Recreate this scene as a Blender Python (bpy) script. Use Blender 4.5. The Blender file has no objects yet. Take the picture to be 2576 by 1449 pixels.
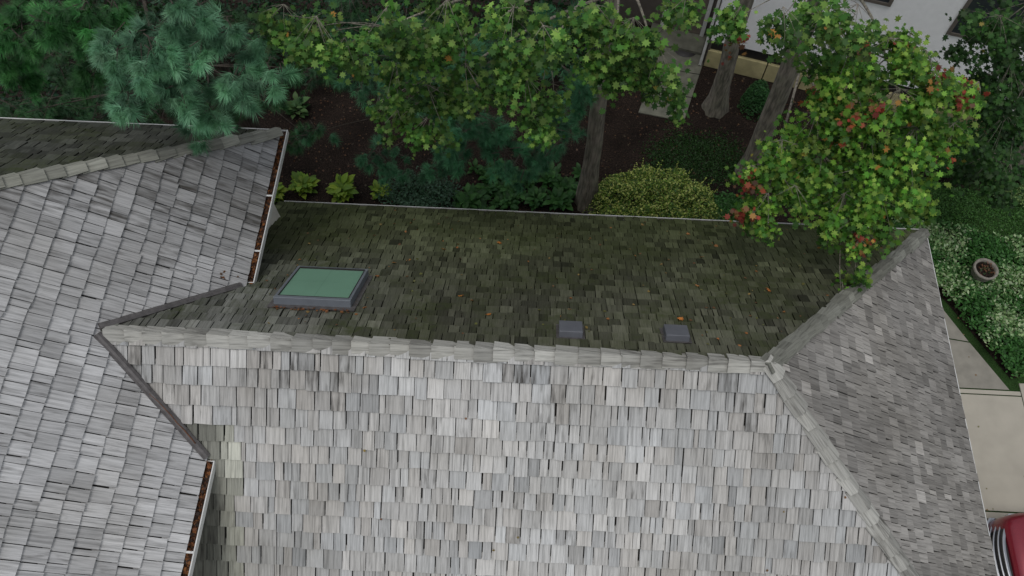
import bpy, math, random
import numpy as np
from mathutils import Vector, Matrix
R = random.Random(7); NR = np.random.RandomState(11)
scene = bpy.context.scene
col = scene.collection

# ---------------------------------------------------------------- helpers
def link(o, parent=None):
    col.objects.link(o)
    if parent: o.parent = parent
    return o
def empty(name, loc=(0,0,0)):
    e = bpy.data.objects.new(name, None); e.empty_display_size = .3
    return link(e)
def mk(name, verts, faces, mat=None, parent=None, smooth=False, cols=None, uvs=None, mats=None, fmi=None):
    me = bpy.data.meshes.new(name)
    me.from_pydata([tuple(v) for v in verts], [], faces)
    for m in (mats or ([mat] if mat else [])): me.materials.append(m)
    if fmi is not None: me.polygons.foreach_set('material_index', fmi)
    if cols is not None:
        a = me.attributes.new('Col', 'FLOAT_COLOR', 'POINT')
        a.data.foreach_set('color', np.array(cols, dtype=np.float32).ravel())
    if uvs is not None:
        uv = me.uv_layers.new(name='UVMap')
        li = np.zeros(len(me.loops), dtype=np.int32); me.loops.foreach_get('vertex_index', li)
        uv.data.foreach_set('uv', np.array(uvs, dtype=np.float32)[li].ravel())
    if smooth: me.polygons.foreach_set('use_smooth', [True]*len(me.polygons))
    me.update()
    return link(bpy.data.objects.new(name, me), parent)
def mk_np(name, V, F, mat, parent=None, cols=None, smooth=False):
    n = len(V); m, k = F.shape
    me = bpy.data.meshes.new(name)
    me.vertices.add(n); me.vertices.foreach_set('co', V.astype(np.float32).ravel())
    me.loops.add(m*k); me.loops.foreach_set('vertex_index', F.astype(np.int32).ravel())
    me.polygons.add(m); me.polygons.foreach_set('loop_start', np.arange(0, m*k, k, dtype=np.int32))
    me.materials.append(mat)
    me.update(calc_edges=True)
    if cols is not None:
        a = me.attributes.new('Col', 'FLOAT_COLOR', 'POINT')
        a.data.foreach_set('color', cols.astype(np.float32).ravel())
    if smooth: me.polygons.foreach_set('use_smooth', np.ones(m, dtype=bool))
    me.validate()
    return link(bpy.data.objects.new(name, me), parent)
def scatter(name, tv, tf, pos, X, Y, Z, sc, rgb, mat, parent=None, smooth=False):
    """many copies of a template as one mesh; X,Y,Z axes per instance"""
    tv = np.array(tv, float); tf = np.array(tf)
    n = len(pos); k = len(tv)
    sc = np.asarray(sc).reshape(n,1,1)
    V = (tv[None,:,0:1]*X[:,None,:] + tv[None,:,1:2]*Y[:,None,:] + tv[None,:,2:3]*Z[:,None,:])*sc + pos[:,None,:]
    F = (tf[None] + (np.arange(n)*k)[:,None,None]).reshape(-1, tf.shape[1])
    C = np.ones((n,k,4)); C[:,:,:3] = rgb[:,None,:]
    return mk_np(name, V.reshape(-1,3), F, mat, parent, C.reshape(-1,4), smooth)
def nrm(a): return a/np.maximum(np.linalg.norm(a,axis=1,keepdims=True),1e-9)
def frames(Zd, Yh=None):
    Zd = nrm(Zd); n = len(Zd)
    if Yh is None: Yh = NR.normal(size=(n,3))
    X = nrm(np.cross(Yh, Zd)); Y = np.cross(Zd, X)
    return X, Y, Zd
def box(vs, fs, x0,x1,y0,y1,z0,z1, T=None):
    b = len(vs)
    P = [(x0,y0,z0),(x1,y0,z0),(x1,y1,z0),(x0,y1,z0),(x0,y0,z1),(x1,y0,z1),(x1,y1,z1),(x0,y1,z1)]
    vs += [T(p) if T else p for p in P]
    fs += [tuple(b+i for i in f) for f in [(0,3,2,1),(4,5,6,7),(0,1,5,4),(1,2,6,5),(2,3,7,6),(3,0,4,7)]]
def boxes(name, L, mat, parent=None, T=None, bevel=0):
    vs=[];fs=[]
    for b in L: box(vs,fs,*b,T=T)
    o = mk(name,vs,fs,mat,parent)
    if bevel:
        m=o.modifiers.new('b','BEVEL'); m.width=bevel; m.segments=2
    return o
def tube(vs, fs, path, r0, r1, seg=8, rough=0):
    path=[Vector(p) for p in path]; n=len(path); b=len(vs)
    for i,p in enumerate(path):
        d=(path[min(i+1,n-1)]-path[max(i-1,0)]).normalized()
        a=d.orthogonal().normalized() if abs(d.z)>.95 else d.cross(Vector((0,0,1))).normalized()
        c=d.cross(a); r=r0+(r1-r0)*i/(n-1)
        for j in range(seg):
            t=2*math.pi*j/seg; rr=r*(1+rough*R.uniform(-1,1))
            vs.append(tuple(p+a*math.cos(t)*rr+c*math.sin(t)*rr))
    for i in range(n-1):
        for j in range(seg):
            k=(j+1)%seg
            fs.append((b+i*seg+j,b+i*seg+k,b+(i+1)*seg+k,b+(i+1)*seg+j))
def bez(a,c,b,n=7):
    a,b,c=Vector(a),Vector(b),Vector(c)
    return [a*(1-t)**2+c*2*t*(1-t)+b*t*t for t in [i/(n-1) for i in range(n)]]

# ---------------------------------------------------------------- materials
def newmat(name):
    m=bpy.data.materials.new(name); m.use_nodes=True
    nt=m.node_tree; return m,nt,nt.nodes['Principled BSDF']
def N(nt,t,**k):
    n=nt.nodes.new(t)
    for a,b in k.items():
        if a in n.inputs: n.inputs[a].default_value=b
        else: setattr(n,a,b)
    return n
def L(nt,a,b): nt.links.new(a,b)
def noise(nt,scale,detail=4,vec=None,mscale=None,coord='Object'):
    tc=N(nt,'ShaderNodeTexCoord'); src=tc.outputs[coord] if vec is None else vec
    if mscale:
        mp=N(nt,'ShaderNodeMapping'); mp.inputs['Scale'].default_value=mscale; L(nt,src,mp.inputs[0]); src=mp.outputs[0]
    n=N(nt,'ShaderNodeTexNoise'); n.inputs['Scale'].default_value=scale; n.inputs['Detail'].default_value=detail
    L(nt,src,n.inputs['Vector']); return n.outputs['Fac']
def ramp(nt,fac,stops):
    r=N(nt,'ShaderNodeValToRGB'); e=r.color_ramp.elements
    while len(e)<len(stops): e.new(.5)
    for i,(p,c) in enumerate(stops):
        e[i].position=p; e[i].color=tuple(c)+(1,) if hasattr(c,'__len__') else (c,c,c,1)
    L(nt,fac,r.inputs[0]); return r.outputs[0]
def mix(nt,mode,fac,a,b):
    m=N(nt,'ShaderNodeMix',data_type='RGBA',blend_type=mode)
    for s,v in ((m.inputs[0],fac),(m.inputs[6],a),(m.inputs[7],b)):
        if hasattr(v,'links') or hasattr(v,'is_output'): L(nt,v,s)
        else: s.default_value=v if not hasattr(v,'__len__') else tuple(v)+((1,) if len(v)==3 else ())
    return m.outputs[2]
def bump(nt,bs,h,strength=.4,dist=.01):
    b=N(nt,'ShaderNodeBump'); b.inputs['Strength'].default_value=strength; b.inputs['Distance'].default_value=dist
    L(nt,h,b.inputs['Height']); L(nt,b.outputs[0],bs.inputs['Normal'])
def plain(name,c,rough=.7,metal=0,var=.15,scale=6,bmp=0):
    m,nt,bs=newmat(name)
    f=noise(nt,scale,6)
    c0=tuple(x*(1-var) for x in c); c1=tuple(min(1,x*(1+var)) for x in c)
    L(nt,ramp(nt,f,[(.3,c0),(.7,c1)]),bs.inputs['Base Color'])
    bs.inputs['Roughness'].default_value=rough; bs.inputs['Metallic'].default_value=metal
    if bmp: bump(nt,bs,noise(nt,scale*8,4),bmp)
    return m
def shakemat(name, moss=0.):
    m,nt,bs=newmat(name)
    at=N(nt,'ShaderNodeAttribute',attribute_name='Col')
    g=noise(nt,1,5,mscale=(30,1.1,1),coord='UV')
    g2=noise(nt,1,3,mscale=(110,4,1),coord='UV')
    mac=noise(nt,.9,6)
    c=mix(nt,'MULTIPLY',1.,at.outputs['Color'],ramp(nt,g,[(.28,.60),(.5,1.),(.75,1.18)]))
    c=mix(nt,'MULTIPLY',1.,c,ramp(nt,g2,[(.3,.76),(.55,1.05)]))
    c=mix(nt,'MULTIPLY',1.,c,ramp(nt,mac,[(.35,(.88,.87,.85)),(.62,(1.07,1.07,1.07))]))
    s=noise(nt,1,6,mscale=(16,2.6,1),coord='UV')
    ms=N(nt,'ShaderNodeMath',operation='ADD'); L(nt,s,ms.inputs[0]); L(nt,at.outputs['Alpha'],ms.inputs[1])
    st=ramp(nt,ms.outputs[0],[(.60,0.),(.92,1.)])
    c=mix(nt,'MIX',st,c,(.06,.056,.05))
    if moss:
        mf=noise(nt,1.1,7); mf2=noise(nt,9,5)
        mm=N(nt,'ShaderNodeMath',operation='MULTIPLY'); L(nt,ramp(nt,mf,[(.40,0.),(.65,1.)]),mm.inputs[0]); L(nt,ramp(nt,mf2,[(.35,.25),(.65,1.)]),mm.inputs[1])
        mm2=N(nt,'ShaderNodeMath',operation='MULTIPLY'); L(nt,mm.outputs[0],mm2.inputs[0]); mm2.inputs[1].default_value=moss
        c=mix(nt,'MIX',mm2.outputs[0],c,(.042,.054,.017))
    L(nt,c,bs.inputs['Base Color']); bs.inputs['Roughness'].default_value=.9
    bs.inputs['Specular IOR Level'].default_value=.12
    bump(nt,bs,g2,.5,.006)
    return m
def leafmat(name, trans=.3, rough=.5):
    m,nt,bs=newmat(name)
    at=N(nt,'ShaderNodeAttribute',attribute_name='Col')
    L(nt,at.outputs['Color'],bs.inputs['Base Color']); bs.inputs['Roughness'].default_value=rough
    bs.inputs['Specular IOR Level'].default_value=.25
    tr=N(nt,'ShaderNodeBsdfTranslucent'); L(nt,mix(nt,'MULTIPLY',1.,at.outputs['Color'],(1.,1.15,.5)),tr.inputs[0])
    ms=N(nt,'ShaderNodeMixShader'); ms.inputs[0].default_value=trans
    L(nt,bs.outputs[0],ms.inputs[1]); L(nt,tr.outputs[0],ms.inputs[2]); L(nt,ms.outputs[0],nt.nodes['Material Output'].inputs[0])
    return m
def barkmat(name,c):
    m,nt,bs=newmat(name)
    f=noise(nt,1,6,mscale=(22,22,3)); f2=noise(nt,3,5)
    cc=ramp(nt,f,[(.35,tuple(x*.45 for x in c)),(.62,tuple(x*1.15 for x in c))])
    cc=mix(nt,'MULTIPLY',1.,cc,ramp(nt,f2,[(.3,(.7,.75,.62)),(.7,(1.1,1.05,1.))]))
    L(nt,cc,bs.inputs['Base Color']); bs.inputs['Roughness'].default_value=.9; bump(nt,bs,f,.9,.03); return m

M_sh=shakemat('weathered_shake'); M_moss=shakemat('mossy_shake',.75)
M_deck=plain('roof_felt',(.02,.018,.015),.9)
M_leaf=leafmat('leaf'); M_needle=leafmat('needle',.15,.5)
M_bark=barkmat('maple_bark',(.22,.20,.175)); M_pbark=barkmat('pine_bark',(.06,.048,.04))
M_white=plain('white_gutter_paint',(.6,.6,.58),.4,var=.1)
M_beige=plain('beige_stucco',(.72,.69,.62),.85,var=.06,bmp=.3)
M_dkmetal=plain('dark_metal_flashing',(.10,.092,.09),.5,.2,var=.3,scale=12)
M_vent=plain('vent_metal',(.11,.115,.13),.5,.1,var=.08)
M_frame=plain('skylight_frame_metal',(.14,.155,.175),.45,.1,var=.1)
M_blind=plain('green_blind_glass',(.15,.285,.20),.3,0,var=.05,scale=2)
M_debris=plain('gutter_debris',(.065,.034,.02),.95,var=.7,scale=30,bmp=.8)
M_conc=plain('driveway_concrete',(.40,.37,.31),.85,var=.10,scale=1.6,bmp=.2)
M_conc2=plain('walkway_concrete',(.25,.235,.2),.85,var=.15,scale=4,bmp=.2)
M_slab=plain('path_stone',(.13,.13,.10),.85,var=.3,scale=4,bmp=.3)
M_stucco=plain('white_stucco',(.86,.86,.86),.8,var=.03,scale=8,bmp=.3)
M_lime=plain('limestone_block',(.42,.37,.19),.85,var=.25,scale=3,bmp=.3)
M_taupe=plain('taupe_trim',(.11,.095,.08),.7,var=.1)
M_dark=plain('dark_trim',(.02,.018,.018),.6)
M_winglass=plain('window_glass',(.03,.035,.04),.08)
M_stone=plain('cast_stone',(.22,.2,.17),.85,var=.25,scale=14,bmp=.4)
def groundmat(name,a,b,c,s1,s2):
    m,nt,bs=newmat(name)
    f=noise(nt,s1,8); g=noise(nt,s2,6)
    cc=ramp(nt,g,[(.35,a),(.5,b),(.68,c)])
    cc=mix(nt,'MULTIPLY',1.,cc,ramp(nt,f,[(.3,.5),(.7,1.25)]))
    L(nt,cc,bs.inputs['Base Color']); bs.inputs['Roughness'].default_value=.95
    bs.inputs['Specular IOR Level'].default_value=.15
    bump(nt,bs,g,1.,.04); return m
M_mulch=groundmat('mulch',(.007,.005,.004),(.020,.014,.011),(.045,.030,.023),1.0,28)
M_grass=groundmat('lawn',(.014,.035,.009),(.03,.07,.018),(.045,.095,.025),.8,45)

# ---------------------------------------------------------------- house roof
house=empty('shingled_house')
RZ=6.9; Rr=(3.24,4.02); Lr=(-5.845,4.02); EB=8.65; EF=-.61; EX=7.93; EZ=2.91
WX=-4.5; WN=8.31; WZ=5.77; WR=-8.7
def clip(poly,ring):
    out=poly
    for i in range(len(ring)):
        ax,ay=ring[i]; bx,by=ring[(i+1)%len(ring)]
        inp=out; out=[]
        if not inp: return out
        f=lambda p:(bx-ax)*(p[1]-ay)-(by-ay)*(p[0]-ax)
        for j in range(len(inp)):
            p=inp[j]; q=inp[(j+1)%len(inp)]; fp=f(p); fq=f(q)
            if fp>=0: out.append(p)
            if (fp>=0)!=(fq>=0):
                t=fp/(fp-fq); out.append((p[0]+(q[0]-p[0])*t,p[1]+(q[1]-p[1])*t))
    return out
class Plane:
    def __init__(s,O,u,d,p):
        s.O=Vector(O); s.u=Vector((u[0],u[1],0)); q=math.sqrt(1+p*p); s.q=q
        s.v=Vector((d[0],d[1],p))/q; s.n=s.u.cross(s.v); s.d=Vector((d[0],d[1],0))
    def uv(s,P): w=Vector((P[0],P[1],0))-Vector((s.O.x,s.O.y,0)); return (w.dot(s.u),w.dot(s.d)*s.q)
    def at(s,u,v,h): return s.O+s.u*u+s.v*v+s.n*h
PB=Plane((0,EB,EZ),(-1,0),(0,-1),.862); PF=Plane((0,EF,EZ),(1,0),(0,1),.862)
PE=Plane((EX,0,EZ),(0,1),(-1,0),.8507); PW=Plane((WX,0,WZ),(0,1),(-1,0),.84)
PN_=Plane((0,WN,WZ),(-1,0),(0,-1),.84); PWW=Plane((2*WR-WX,0,WZ),(0,-1),(1,0),.84)
def shakes(name,pl,poly,cf,mat,expo=.25,wr=(.10,.27),parent=None,tk=.045,over=.04,jit=.008,gp=(.007,.017)):
    ring=[pl.uv(p) for p in poly]
    area=sum(ring[i][0]*ring[(i+1)%len(ring)][1]-ring[(i+1)%len(ring)][0]*ring[i][1] for i in range(len(ring)))
    if area<0: ring=ring[::-1]
    u0=min(r[0] for r in ring); u1=max(r[0] for r in ring); v1=max(r[1] for r in ring)
    cr=[(a,b-over if abs(b)<1e-4 else b) for a,b in ring]
    vs=[];fs=[];cs=[];uvs=[]
    v=-over; row=0
    while v<v1:
        u=u0-R.random()*.2
        drift=R.uniform(-.008,.008); ph=R.uniform(0,6)
        while u<u1:
            w=wr[0]+(wr[1]-wr[0])*R.random()**.8
            if R.random()<.14: w*=.6
            gap=R.uniform(*gp)*(1.6 if R.random()<.1 else 1); j=R.uniform(-jit,jit)+drift+.012*math.sin(u*1.1+ph)
            if R.random()<.06: j-=R.uniform(.012,.03)
            a=v+(j if row else 0); b=v+expo+.07
            sk=R.uniform(-.005,.005); lean=R.uniform(-.004,.004)
            pg=clip([(u,a+sk),(u+w-gap,a-sk),(u+w-gap+lean,b),(u+lean,b)],cr)
            if len(pg)>2:
                t=tk*R.uniform(.75,1.2)+(.015 if R.random()<.06 else 0); tw=R.uniform(-.008,.008)
                P=pl.at((u+w/2),v,0)
                c=cf(P.x,P.y,R); ou=R.uniform(0,50); ov=R.uniform(0,20)
                k=len(pg); bi=len(vs)
                H=lambda q:max(.003,t*(1-(q[1]-a)/(b-a)*.95)+tw*(q[0]-u)/w*(1-(q[1]-a)/(b-a)))
                for q in pg: vs.append(pl.at(q[0],q[1],H(q))); uvs.append((q[0]+ou,q[1]+ov)); cs.append(c)
                for q in pg: vs.append(pl.at(q[0],q[1],H(q)-.036)); uvs.append((q[0]+ou,q[1]+ov)); cs.append((c[0]*.4,c[1]*.4,c[2]*.4,c[3]))  # lower edges coloured darker: dark end grain, and to thicken the butt shadow
                fs.append(tuple(bi+i for i in range(k)))
                for i in range(k):
                    i2=(i+1)%k; fs.append((bi+i,bi+k+i,bi+k+i2,bi+i2))
            u+=w
        v+=expo*R.uniform(.97,1.03); row+=1
    o=mk(name,vs,fs,mat,parent,cols=cs,uvs=uvs)
    dk=[pl.at(a,b,-.03) for a,b in ring]
    mk(name+'_deck',dk,[tuple(range(len(dk)))],M_deck,parent)
    return o
def sm(a,b,x): t=max(0,min(1,(x-a)/(b-a))); return t*t*(3-2*t)
def wn(x,y,s=1.,o=0):
    return .5+.25*(math.sin(x*1.3*s+o+1.7*math.sin(y*.9*s+o))+math.sin(y*1.7*s-o+1.3*math.sin(x*1.1*s-2*o)))
def c_front(x,y,r):
    g=.46*r.uniform(.86,1.12)
    if r.random()<.09: g*=.82
    if r.random()<.07: g*=1.14
    g*=.92+.16*wn(x,y,.8,3)
    g*=1-.08*sm(1.5,4.,abs(x+.2))
    st=r.uniform(-.2,.03)
    if y>2.6:
        k=sm(2.6,3.85,y)*wn(x,y,1.7,1); st+=.40*k*r.random(); g*=1-.18*k
    if r.random()<.03: st+=.12
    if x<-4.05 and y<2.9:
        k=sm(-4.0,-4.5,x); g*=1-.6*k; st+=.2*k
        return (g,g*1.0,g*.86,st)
    t=r.uniform(-.012,.012)
    return (g*1.015+t,g,g*.965-t,st)
def c_back(x,y,r):
    k=sm(-1.,-4.5,x)*sm(7.2,5.4,y)
    g=(.076+.045*k)*r.uniform(.6,1.4)
    if r.random()<.10: g*=.6
    if r.random()<.05: g*=1.3
    g*=.75+.5*wn(x,y,.9,5)
    m=sm(4.6,8.6,y)*.6
    return (g*(1.04-.16*m),g*(1.05+.06*m),g*(.76-.38*m+.2*k),r.uniform(-.25,-.03))
def c_end(x,y,r):
    g=.25*r.uniform(.8,1.18)
    if r.random()<.035: g*=1.5
    if r.random()<.14: g*=.82
    g*=.84+.3*wn(x,y,.9,2)
    g*=1-.12*sm(5.5,8,y)
    return (g*1.05,g*1.0,g*.93,r.uniform(-.2,.0))
def c_wing(x,y,r):
    g=.41*r.uniform(.78,1.18)
    d=sm(4.0,6.0,y)*(.35+.65*wn(x,y,1.1,4))
    g*=.88+.25*wn(x,y,1.,9)
    g*=1-.34*d
    g*=1+.06*sm(3,-1,y)
    return (g*1.0,g*.995,g*.99,r.uniform(-.12,.06)+.30*d*r.random())
def c_wn(x,y,r):
    g=.065*r.uniform(.6,1.4); return (g*.98,g*1.03,g*.88,r.uniform(-.1,.05))
C1=(EX,EB); C2=(EX,EF)
shakes('roof_back_slope',PB,[Lr,Rr,C1,(-5.3,EB)],c_back,M_moss,parent=house,wr=(.09,.24))
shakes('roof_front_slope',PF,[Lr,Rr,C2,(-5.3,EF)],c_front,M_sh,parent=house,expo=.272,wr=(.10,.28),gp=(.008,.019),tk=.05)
shakes('roof_end_slope',PE,[Rr,C1,C2],c_end,M_sh,parent=house,wr=(.10,.24),tk=.034)
WT=(WR,WN-(WX-WR))
shakes('wing_roof_east_slope',PW,[(WX,WN),WT,(WR,-6),(WX,-6)],c_wing,M_sh,expo=.27,wr=(.11,.24),parent=house,tk=.042)
shakes('wing_roof_north_slope',PN_,[(WX,WN),WT,(2*WR-WX,WN)],c_wn,M_moss,parent=house)
shakes('wing_roof_west_slope',PWW,[(2*WR-WX,WN),WT,(WR,-6),(2*WR-WX,-6)],c_wing,M_sh,wr=(.2,.4),parent=house)

def caps(name,A,B,n1,n2,cf,w=.15,expo=.29,parent=None,lift=.05):
    A=Vector(A);B=Vector(B);D=(B-A);Ln=D.length;d=D/Ln
    up=(n1+n2).normalized()
    def side(n):
        s=n.cross(d).normalized()
        return s if s.dot(up)<0 else -s
    s1,s2=side(n1),side(n2)
    vs=[];fs=[];cs=[];uvs=[]
    t=-.03
    while t<Ln:
        e=expo*R.uniform(.85,1.12); t2=min(t+e+.06,Ln+.08)
        hb=lift+R.uniform(.035,.065); ht=lift-.004
        c0=cf(R)
        wc=R.uniform(.88,1.14)
        for si,(s,n) in enumerate(((s1,n1),(s2,n2))):
            ww=w*wc*R.uniform(.9,1.1); jt=R.uniform(-.014,.014); th=.024; yaw=R.uniform(-.016,.016)
            m=R.uniform(.88,1.12); c=[x*m for x in c0[:3]]+[c0[3]]
            P=[A+d*(t+jt)+up*hb, A+d*(t+jt)+s*(ww+yaw)+up*hb*.9, A+d*t2+s*(ww-yaw)+up*ht, A+d*t2+up*ht]
            if (P[1]-P[0]).cross(P[2]-P[0]).dot(up)<0: P=P[::-1]
            bi=len(vs); ou=R.uniform(0,50)
            for iq,q in enumerate(P+[q-n*th for q in P]):
                vs.append(q); rel=q-A; uvs.append((rel.dot(s)+ou,rel.dot(d))); cs.append(c if iq<4 else [c[0]*.35,c[1]*.35,c[2]*.35,c[3]])
            fs+= [tuple(bi+i for i in f) for f in [(0,1,2,3),(0,4,5,1),(1,5,6,2),(2,6,7,3),(3,7,4,0)]]
        t+=e
    return mk(name,vs,fs,M_sh,parent,cols=cs,uvs=uvs)
def cc(base,st=0.,green=0):
    def f(r):
        g=base*r.uniform(.75,1.2)
        return (g*(1.03-green*.06),g,g*(.94-green*.12),st+r.uniform(-.16,.12))
    return f
caps('ridge_cap',(Lr[0]+.1,Lr[1],RZ),(Rr[0],Rr[1],RZ),PF.n,PB.n,cc(.36,.02,.2),w=.17,parent=house)
caps('hip_cap_back',(EX,EB,EZ),(Rr[0],Rr[1],RZ),PB.n,PE.n,cc(.20,-.05,.6),w=.14,parent=house,expo=.25)
caps('hip_cap_front',(EX,EF,EZ),(Rr[0],Rr[1],RZ),PF.n,PE.n,cc(.34,.10,.2),w=.14,parent=house)
WTZ=WZ+.84*(WX-WR)
caps('wing_hip_cap',(WX,WN,WZ),(WR,WT[1],WTZ),PW.n,PN_.n,cc(.25,-.03,.6),w=.14,parent=house,expo=.27)
caps('wing_hip_cap_west',(2*WR-WX,WN,WZ),(WR,WT[1],WTZ),PWW.n,PN_.n,cc(.2,.0,.8),w=.13,parent=house)
caps('wing_ridge_cap',(WR,-6,WTZ),(WR,WT[1],WTZ),PW.n,PWW.n,cc(.2,.0,.8),w=.13,parent=house)

def ribbon(name,A,B,w,h0,h1,mat,parent,wig=.004):
    A=Vector(A);B=Vector(B);d=(B-A).normalized();s=d.cross(Vector((0,0,1))).normalized();up=s.cross(d)
    if up.z<0: up=-up
    vs=[];fs=[];n=12
    for i in range(n+1):
        p=A+(B-A)*i/n+s*R.uniform(-wig,wig)
        for a,b in ((-w,h0-.05),(-w,h0),(-w*.3,h1),(w*.3,h1),(w,h0),(w,h0-.05)): vs.append(p+s*a+up*b)
    for i in range(n):
        for j in range(5): a=i*6+j; fs.append((a,a+1,a+7,a+6))
    fs+=[tuple(range(6)),tuple(n*6+i for i in range(6))[::-1]]
    return mk(name,vs,fs,mat,parent)
yv=4.02+(RZ-WZ)/.862; yv2=4.02-(RZ-WZ)/.862
ribbon('valley_flashing_back',(Lr[0]-.02,4.06,RZ+.01),(WX-.02,yv,WZ+.02),.05,.055,.08,M_dkmetal,house)
ribbon('valley_flashing_front',(Lr[0]-.02,3.98,RZ+.01),(WX+.05,yv2-.05,WZ+.0),.055,.055,.08,M_dkmetal,house)
ribbon('valley_rust_strip',(Lr[0]+.25,3.72,RZ-.24),(WX-.1,yv2+.1,WZ+.14),.012,.055,.090,plain('rusty_needles',(.12,.05,.025),.9,var=.5,scale=20),house,.012)

def wallbox(name,x0,x1,y0,y1,z0,z1,mat): return boxes(name,[(x0,x1,y0,y1,z0,z1)],mat,house)
wallbox('main_walls',-4.9,7.45,-.15,8.17,0,2.84,M_beige)
boxes('main_soffit',[(-4.97,EX-.02,EF+.02,EB-.02,2.845,2.868)],M_white,house)
wallbox('wing_walls',2*WR+4.98,-4.98,-5.8,7.99,0,5.68,M_beige)
boxes('wing_soffit',[(2*WR-WX+.02,WX-.02,-5.98,WN-.02,5.685,5.715)],M_white,house)
def gutter(name,axis,p,a0,a1,z,w=.10,h=.10,out=1,fill=True,t=.012):
    def T(q):
        o,l,zz=q
        return (p+out*o,l,z+zz) if axis=='y' else (l,p+out*o,z+zz)
    Lb=[(0,t,a0,a1,-h,0),(t,w,a0,a1,-h,-h+t),(w,w+t*1.3,a0,a1,-h,.006),(t,w,a0,a0+t,-h+t,-.002),(t,w,a1-t,a1,-h+t,-.002)]
    boxes(name,Lb,M_white,house,T)
    if fill:
        n=int((a1-a0)/.05); vs=[];fs=[]
        for i in range(n+1):
            y=a0+t+(a1-a0-2*t)*i/n
            for j in range(4):
                vs.append(T((t+.002+(w-t-.004)*j/3,y,-.045+R.uniform(-.012,.022))))
        for i in range(n):
            for j in range(3): a=i*4+j; fs.append((a,a+1,a+5,a+4))
        mk(name+'_debris',vs,fs,M_debris,house)
        if w>.1: boxes(name+'_straps',[( .0,w+.01,a0+.55+k*1.05,a0+.58+k*1.05,.008,.014) for k in range(int((a1-a0)/1.05))],M_white,house,T)
gutter('wing_gutter_east','y',WX+.02,yv+.1,WN+.1,WZ-.02,w=.125)
gutter('wing_gutter_east_front','y',WX+.02,-5.5,yv2-.1,WZ-.02,w=.125)
gutter('wing_gutter_north','x',WN+.02,-12.9,WX-.01,WZ-.02,fill=False,w=.07)
gutter('main_gutter_back','x',EB+.02,-5.2,EX,EZ-.02,fill=True,w=.07,t=.010)
gutter('main_gutter_end','y',EX+.02,EF,EB+.08,EZ-.02,fill=False,w=.04,t=.010)

# ---------------------------------------------------------------- skylight (roof-local axes)
def onplane(pl,x0,y0):
    u0,v0=pl.uv((x0,y0))
    return lambda q: pl.at(u0+q[0],v0+q[1],q[2])
sk=empty('skylight')
T=onplane(PB,-3.21,5.30)
W2,H2=.575,.64
boxes('flashing',[(-W2-.07,W2+.07,-H2-.06,H2+.09,.035,.055)],M_dkmetal,sk,T)
boxes('frame',[(-W2,W2,H2-.08,H2,.03,.17),(-W2,W2,-H2,-H2+.045,.03,.17),(-W2,-W2+.045,-H2+.045,H2-.08,.03,.168),(W2-.045,W2,-H2+.045,H2-.08,.03,.168)],M_frame,sk,T,bevel=.008)
boxes('bead_and_gap_shadow',[(-W2+.045,-W2+.055,-H2+.045,H2-.08,.10,.172),(W2-.055,W2-.045,-H2+.045,H2-.08,.10,.172),(-W2+.055,W2-.055,H2-.09,H2-.08,.10,.172),(-W2+.055,W2-.055,-H2+.045,-H2+.075,.10,.175)],M_dark,sk,T)  # dark beads; the wider eave-side bar stands in for shadow in the frame gap
boxes('glass',[(-W2+.055,W2-.055,-H2+.075,H2-.09,.08,.155)],M_blind,sk,T)
boxes('shade_lines',[(-.003,.003,-H2+.075,H2-.09,.1555,.1562),(-W2+.055,W2-.055,-.05,-.044,.1555,.1564)],plain('shade_seam',(.12,.235,.165),.4),sk,T)
def vent(x,y):
    e=empty('roof_vent'); T=onplane(PB,x,y)
    boxes('flange',[(-.20,.20,-.24,.2,.04,.05)],M_dkmetal,e,T)
    w=.165
    P=[(-w,.17,.03),(w,.17,.03),(w,.17,.14),(-w,.17,.14),(-w,-.12,.17),(w,-.12,.17),(-w*.96,-.21,.07),(w*.96,-.21,.07),(-w*.96,-.2,.04),(w*.96,-.2,.04)]
    F=[(0,1,2,3),(3,2,5,4),(4,5,7,6),(6,7,9,8),(0,3,4,6,8),(1,9,7,5,2)]
    o=mk('hood',[T(p) for p in P],F,M_vent,e); m=o.modifiers.new('b','BEVEL'); m.width=.006
vent(.59,4.47); vent(2.08,4.5)

# ---------------------------------------------------------------- foliage tools
ML=[(0,-.3),(.22,-.42),(.22,-.2),(.52,-.1),(.30,.06),(.42,.34),(.14,.24),(0,.6),(-.14,.24),(-.42,.34),(-.30,.06),(-.52,-.1),(-.22,-.2),(-.22,-.42)]
ML=[(x,y,-.28*abs(x)-.12*y*y) for x,y in ML]; MF=[tuple(range(14))]
OV=[(0,-.5),(.22,-.25),(.27,.05),(.14,.35),(0,.5),(-.14,.35),(-.27,.05),(-.22,-.25)]
OV=[(x,y,-.2*abs(x)) for x,y in OV]; OF=[tuple(range(8))]
def pal(n,cols,w=None,var=.25):
    cols=np.array(cols); idx=NR.choice(len(cols),n,p=w)
    return np.clip(cols[idx]*NR.uniform(1-var,1+var,(n,1))*NR.uniform(.95,1.05,(n,3)),0,1)
RED=[(.36,.09,.04),(.38,.2,.05),(.32,.05,.03),(.22,.10,.05)]
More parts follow.
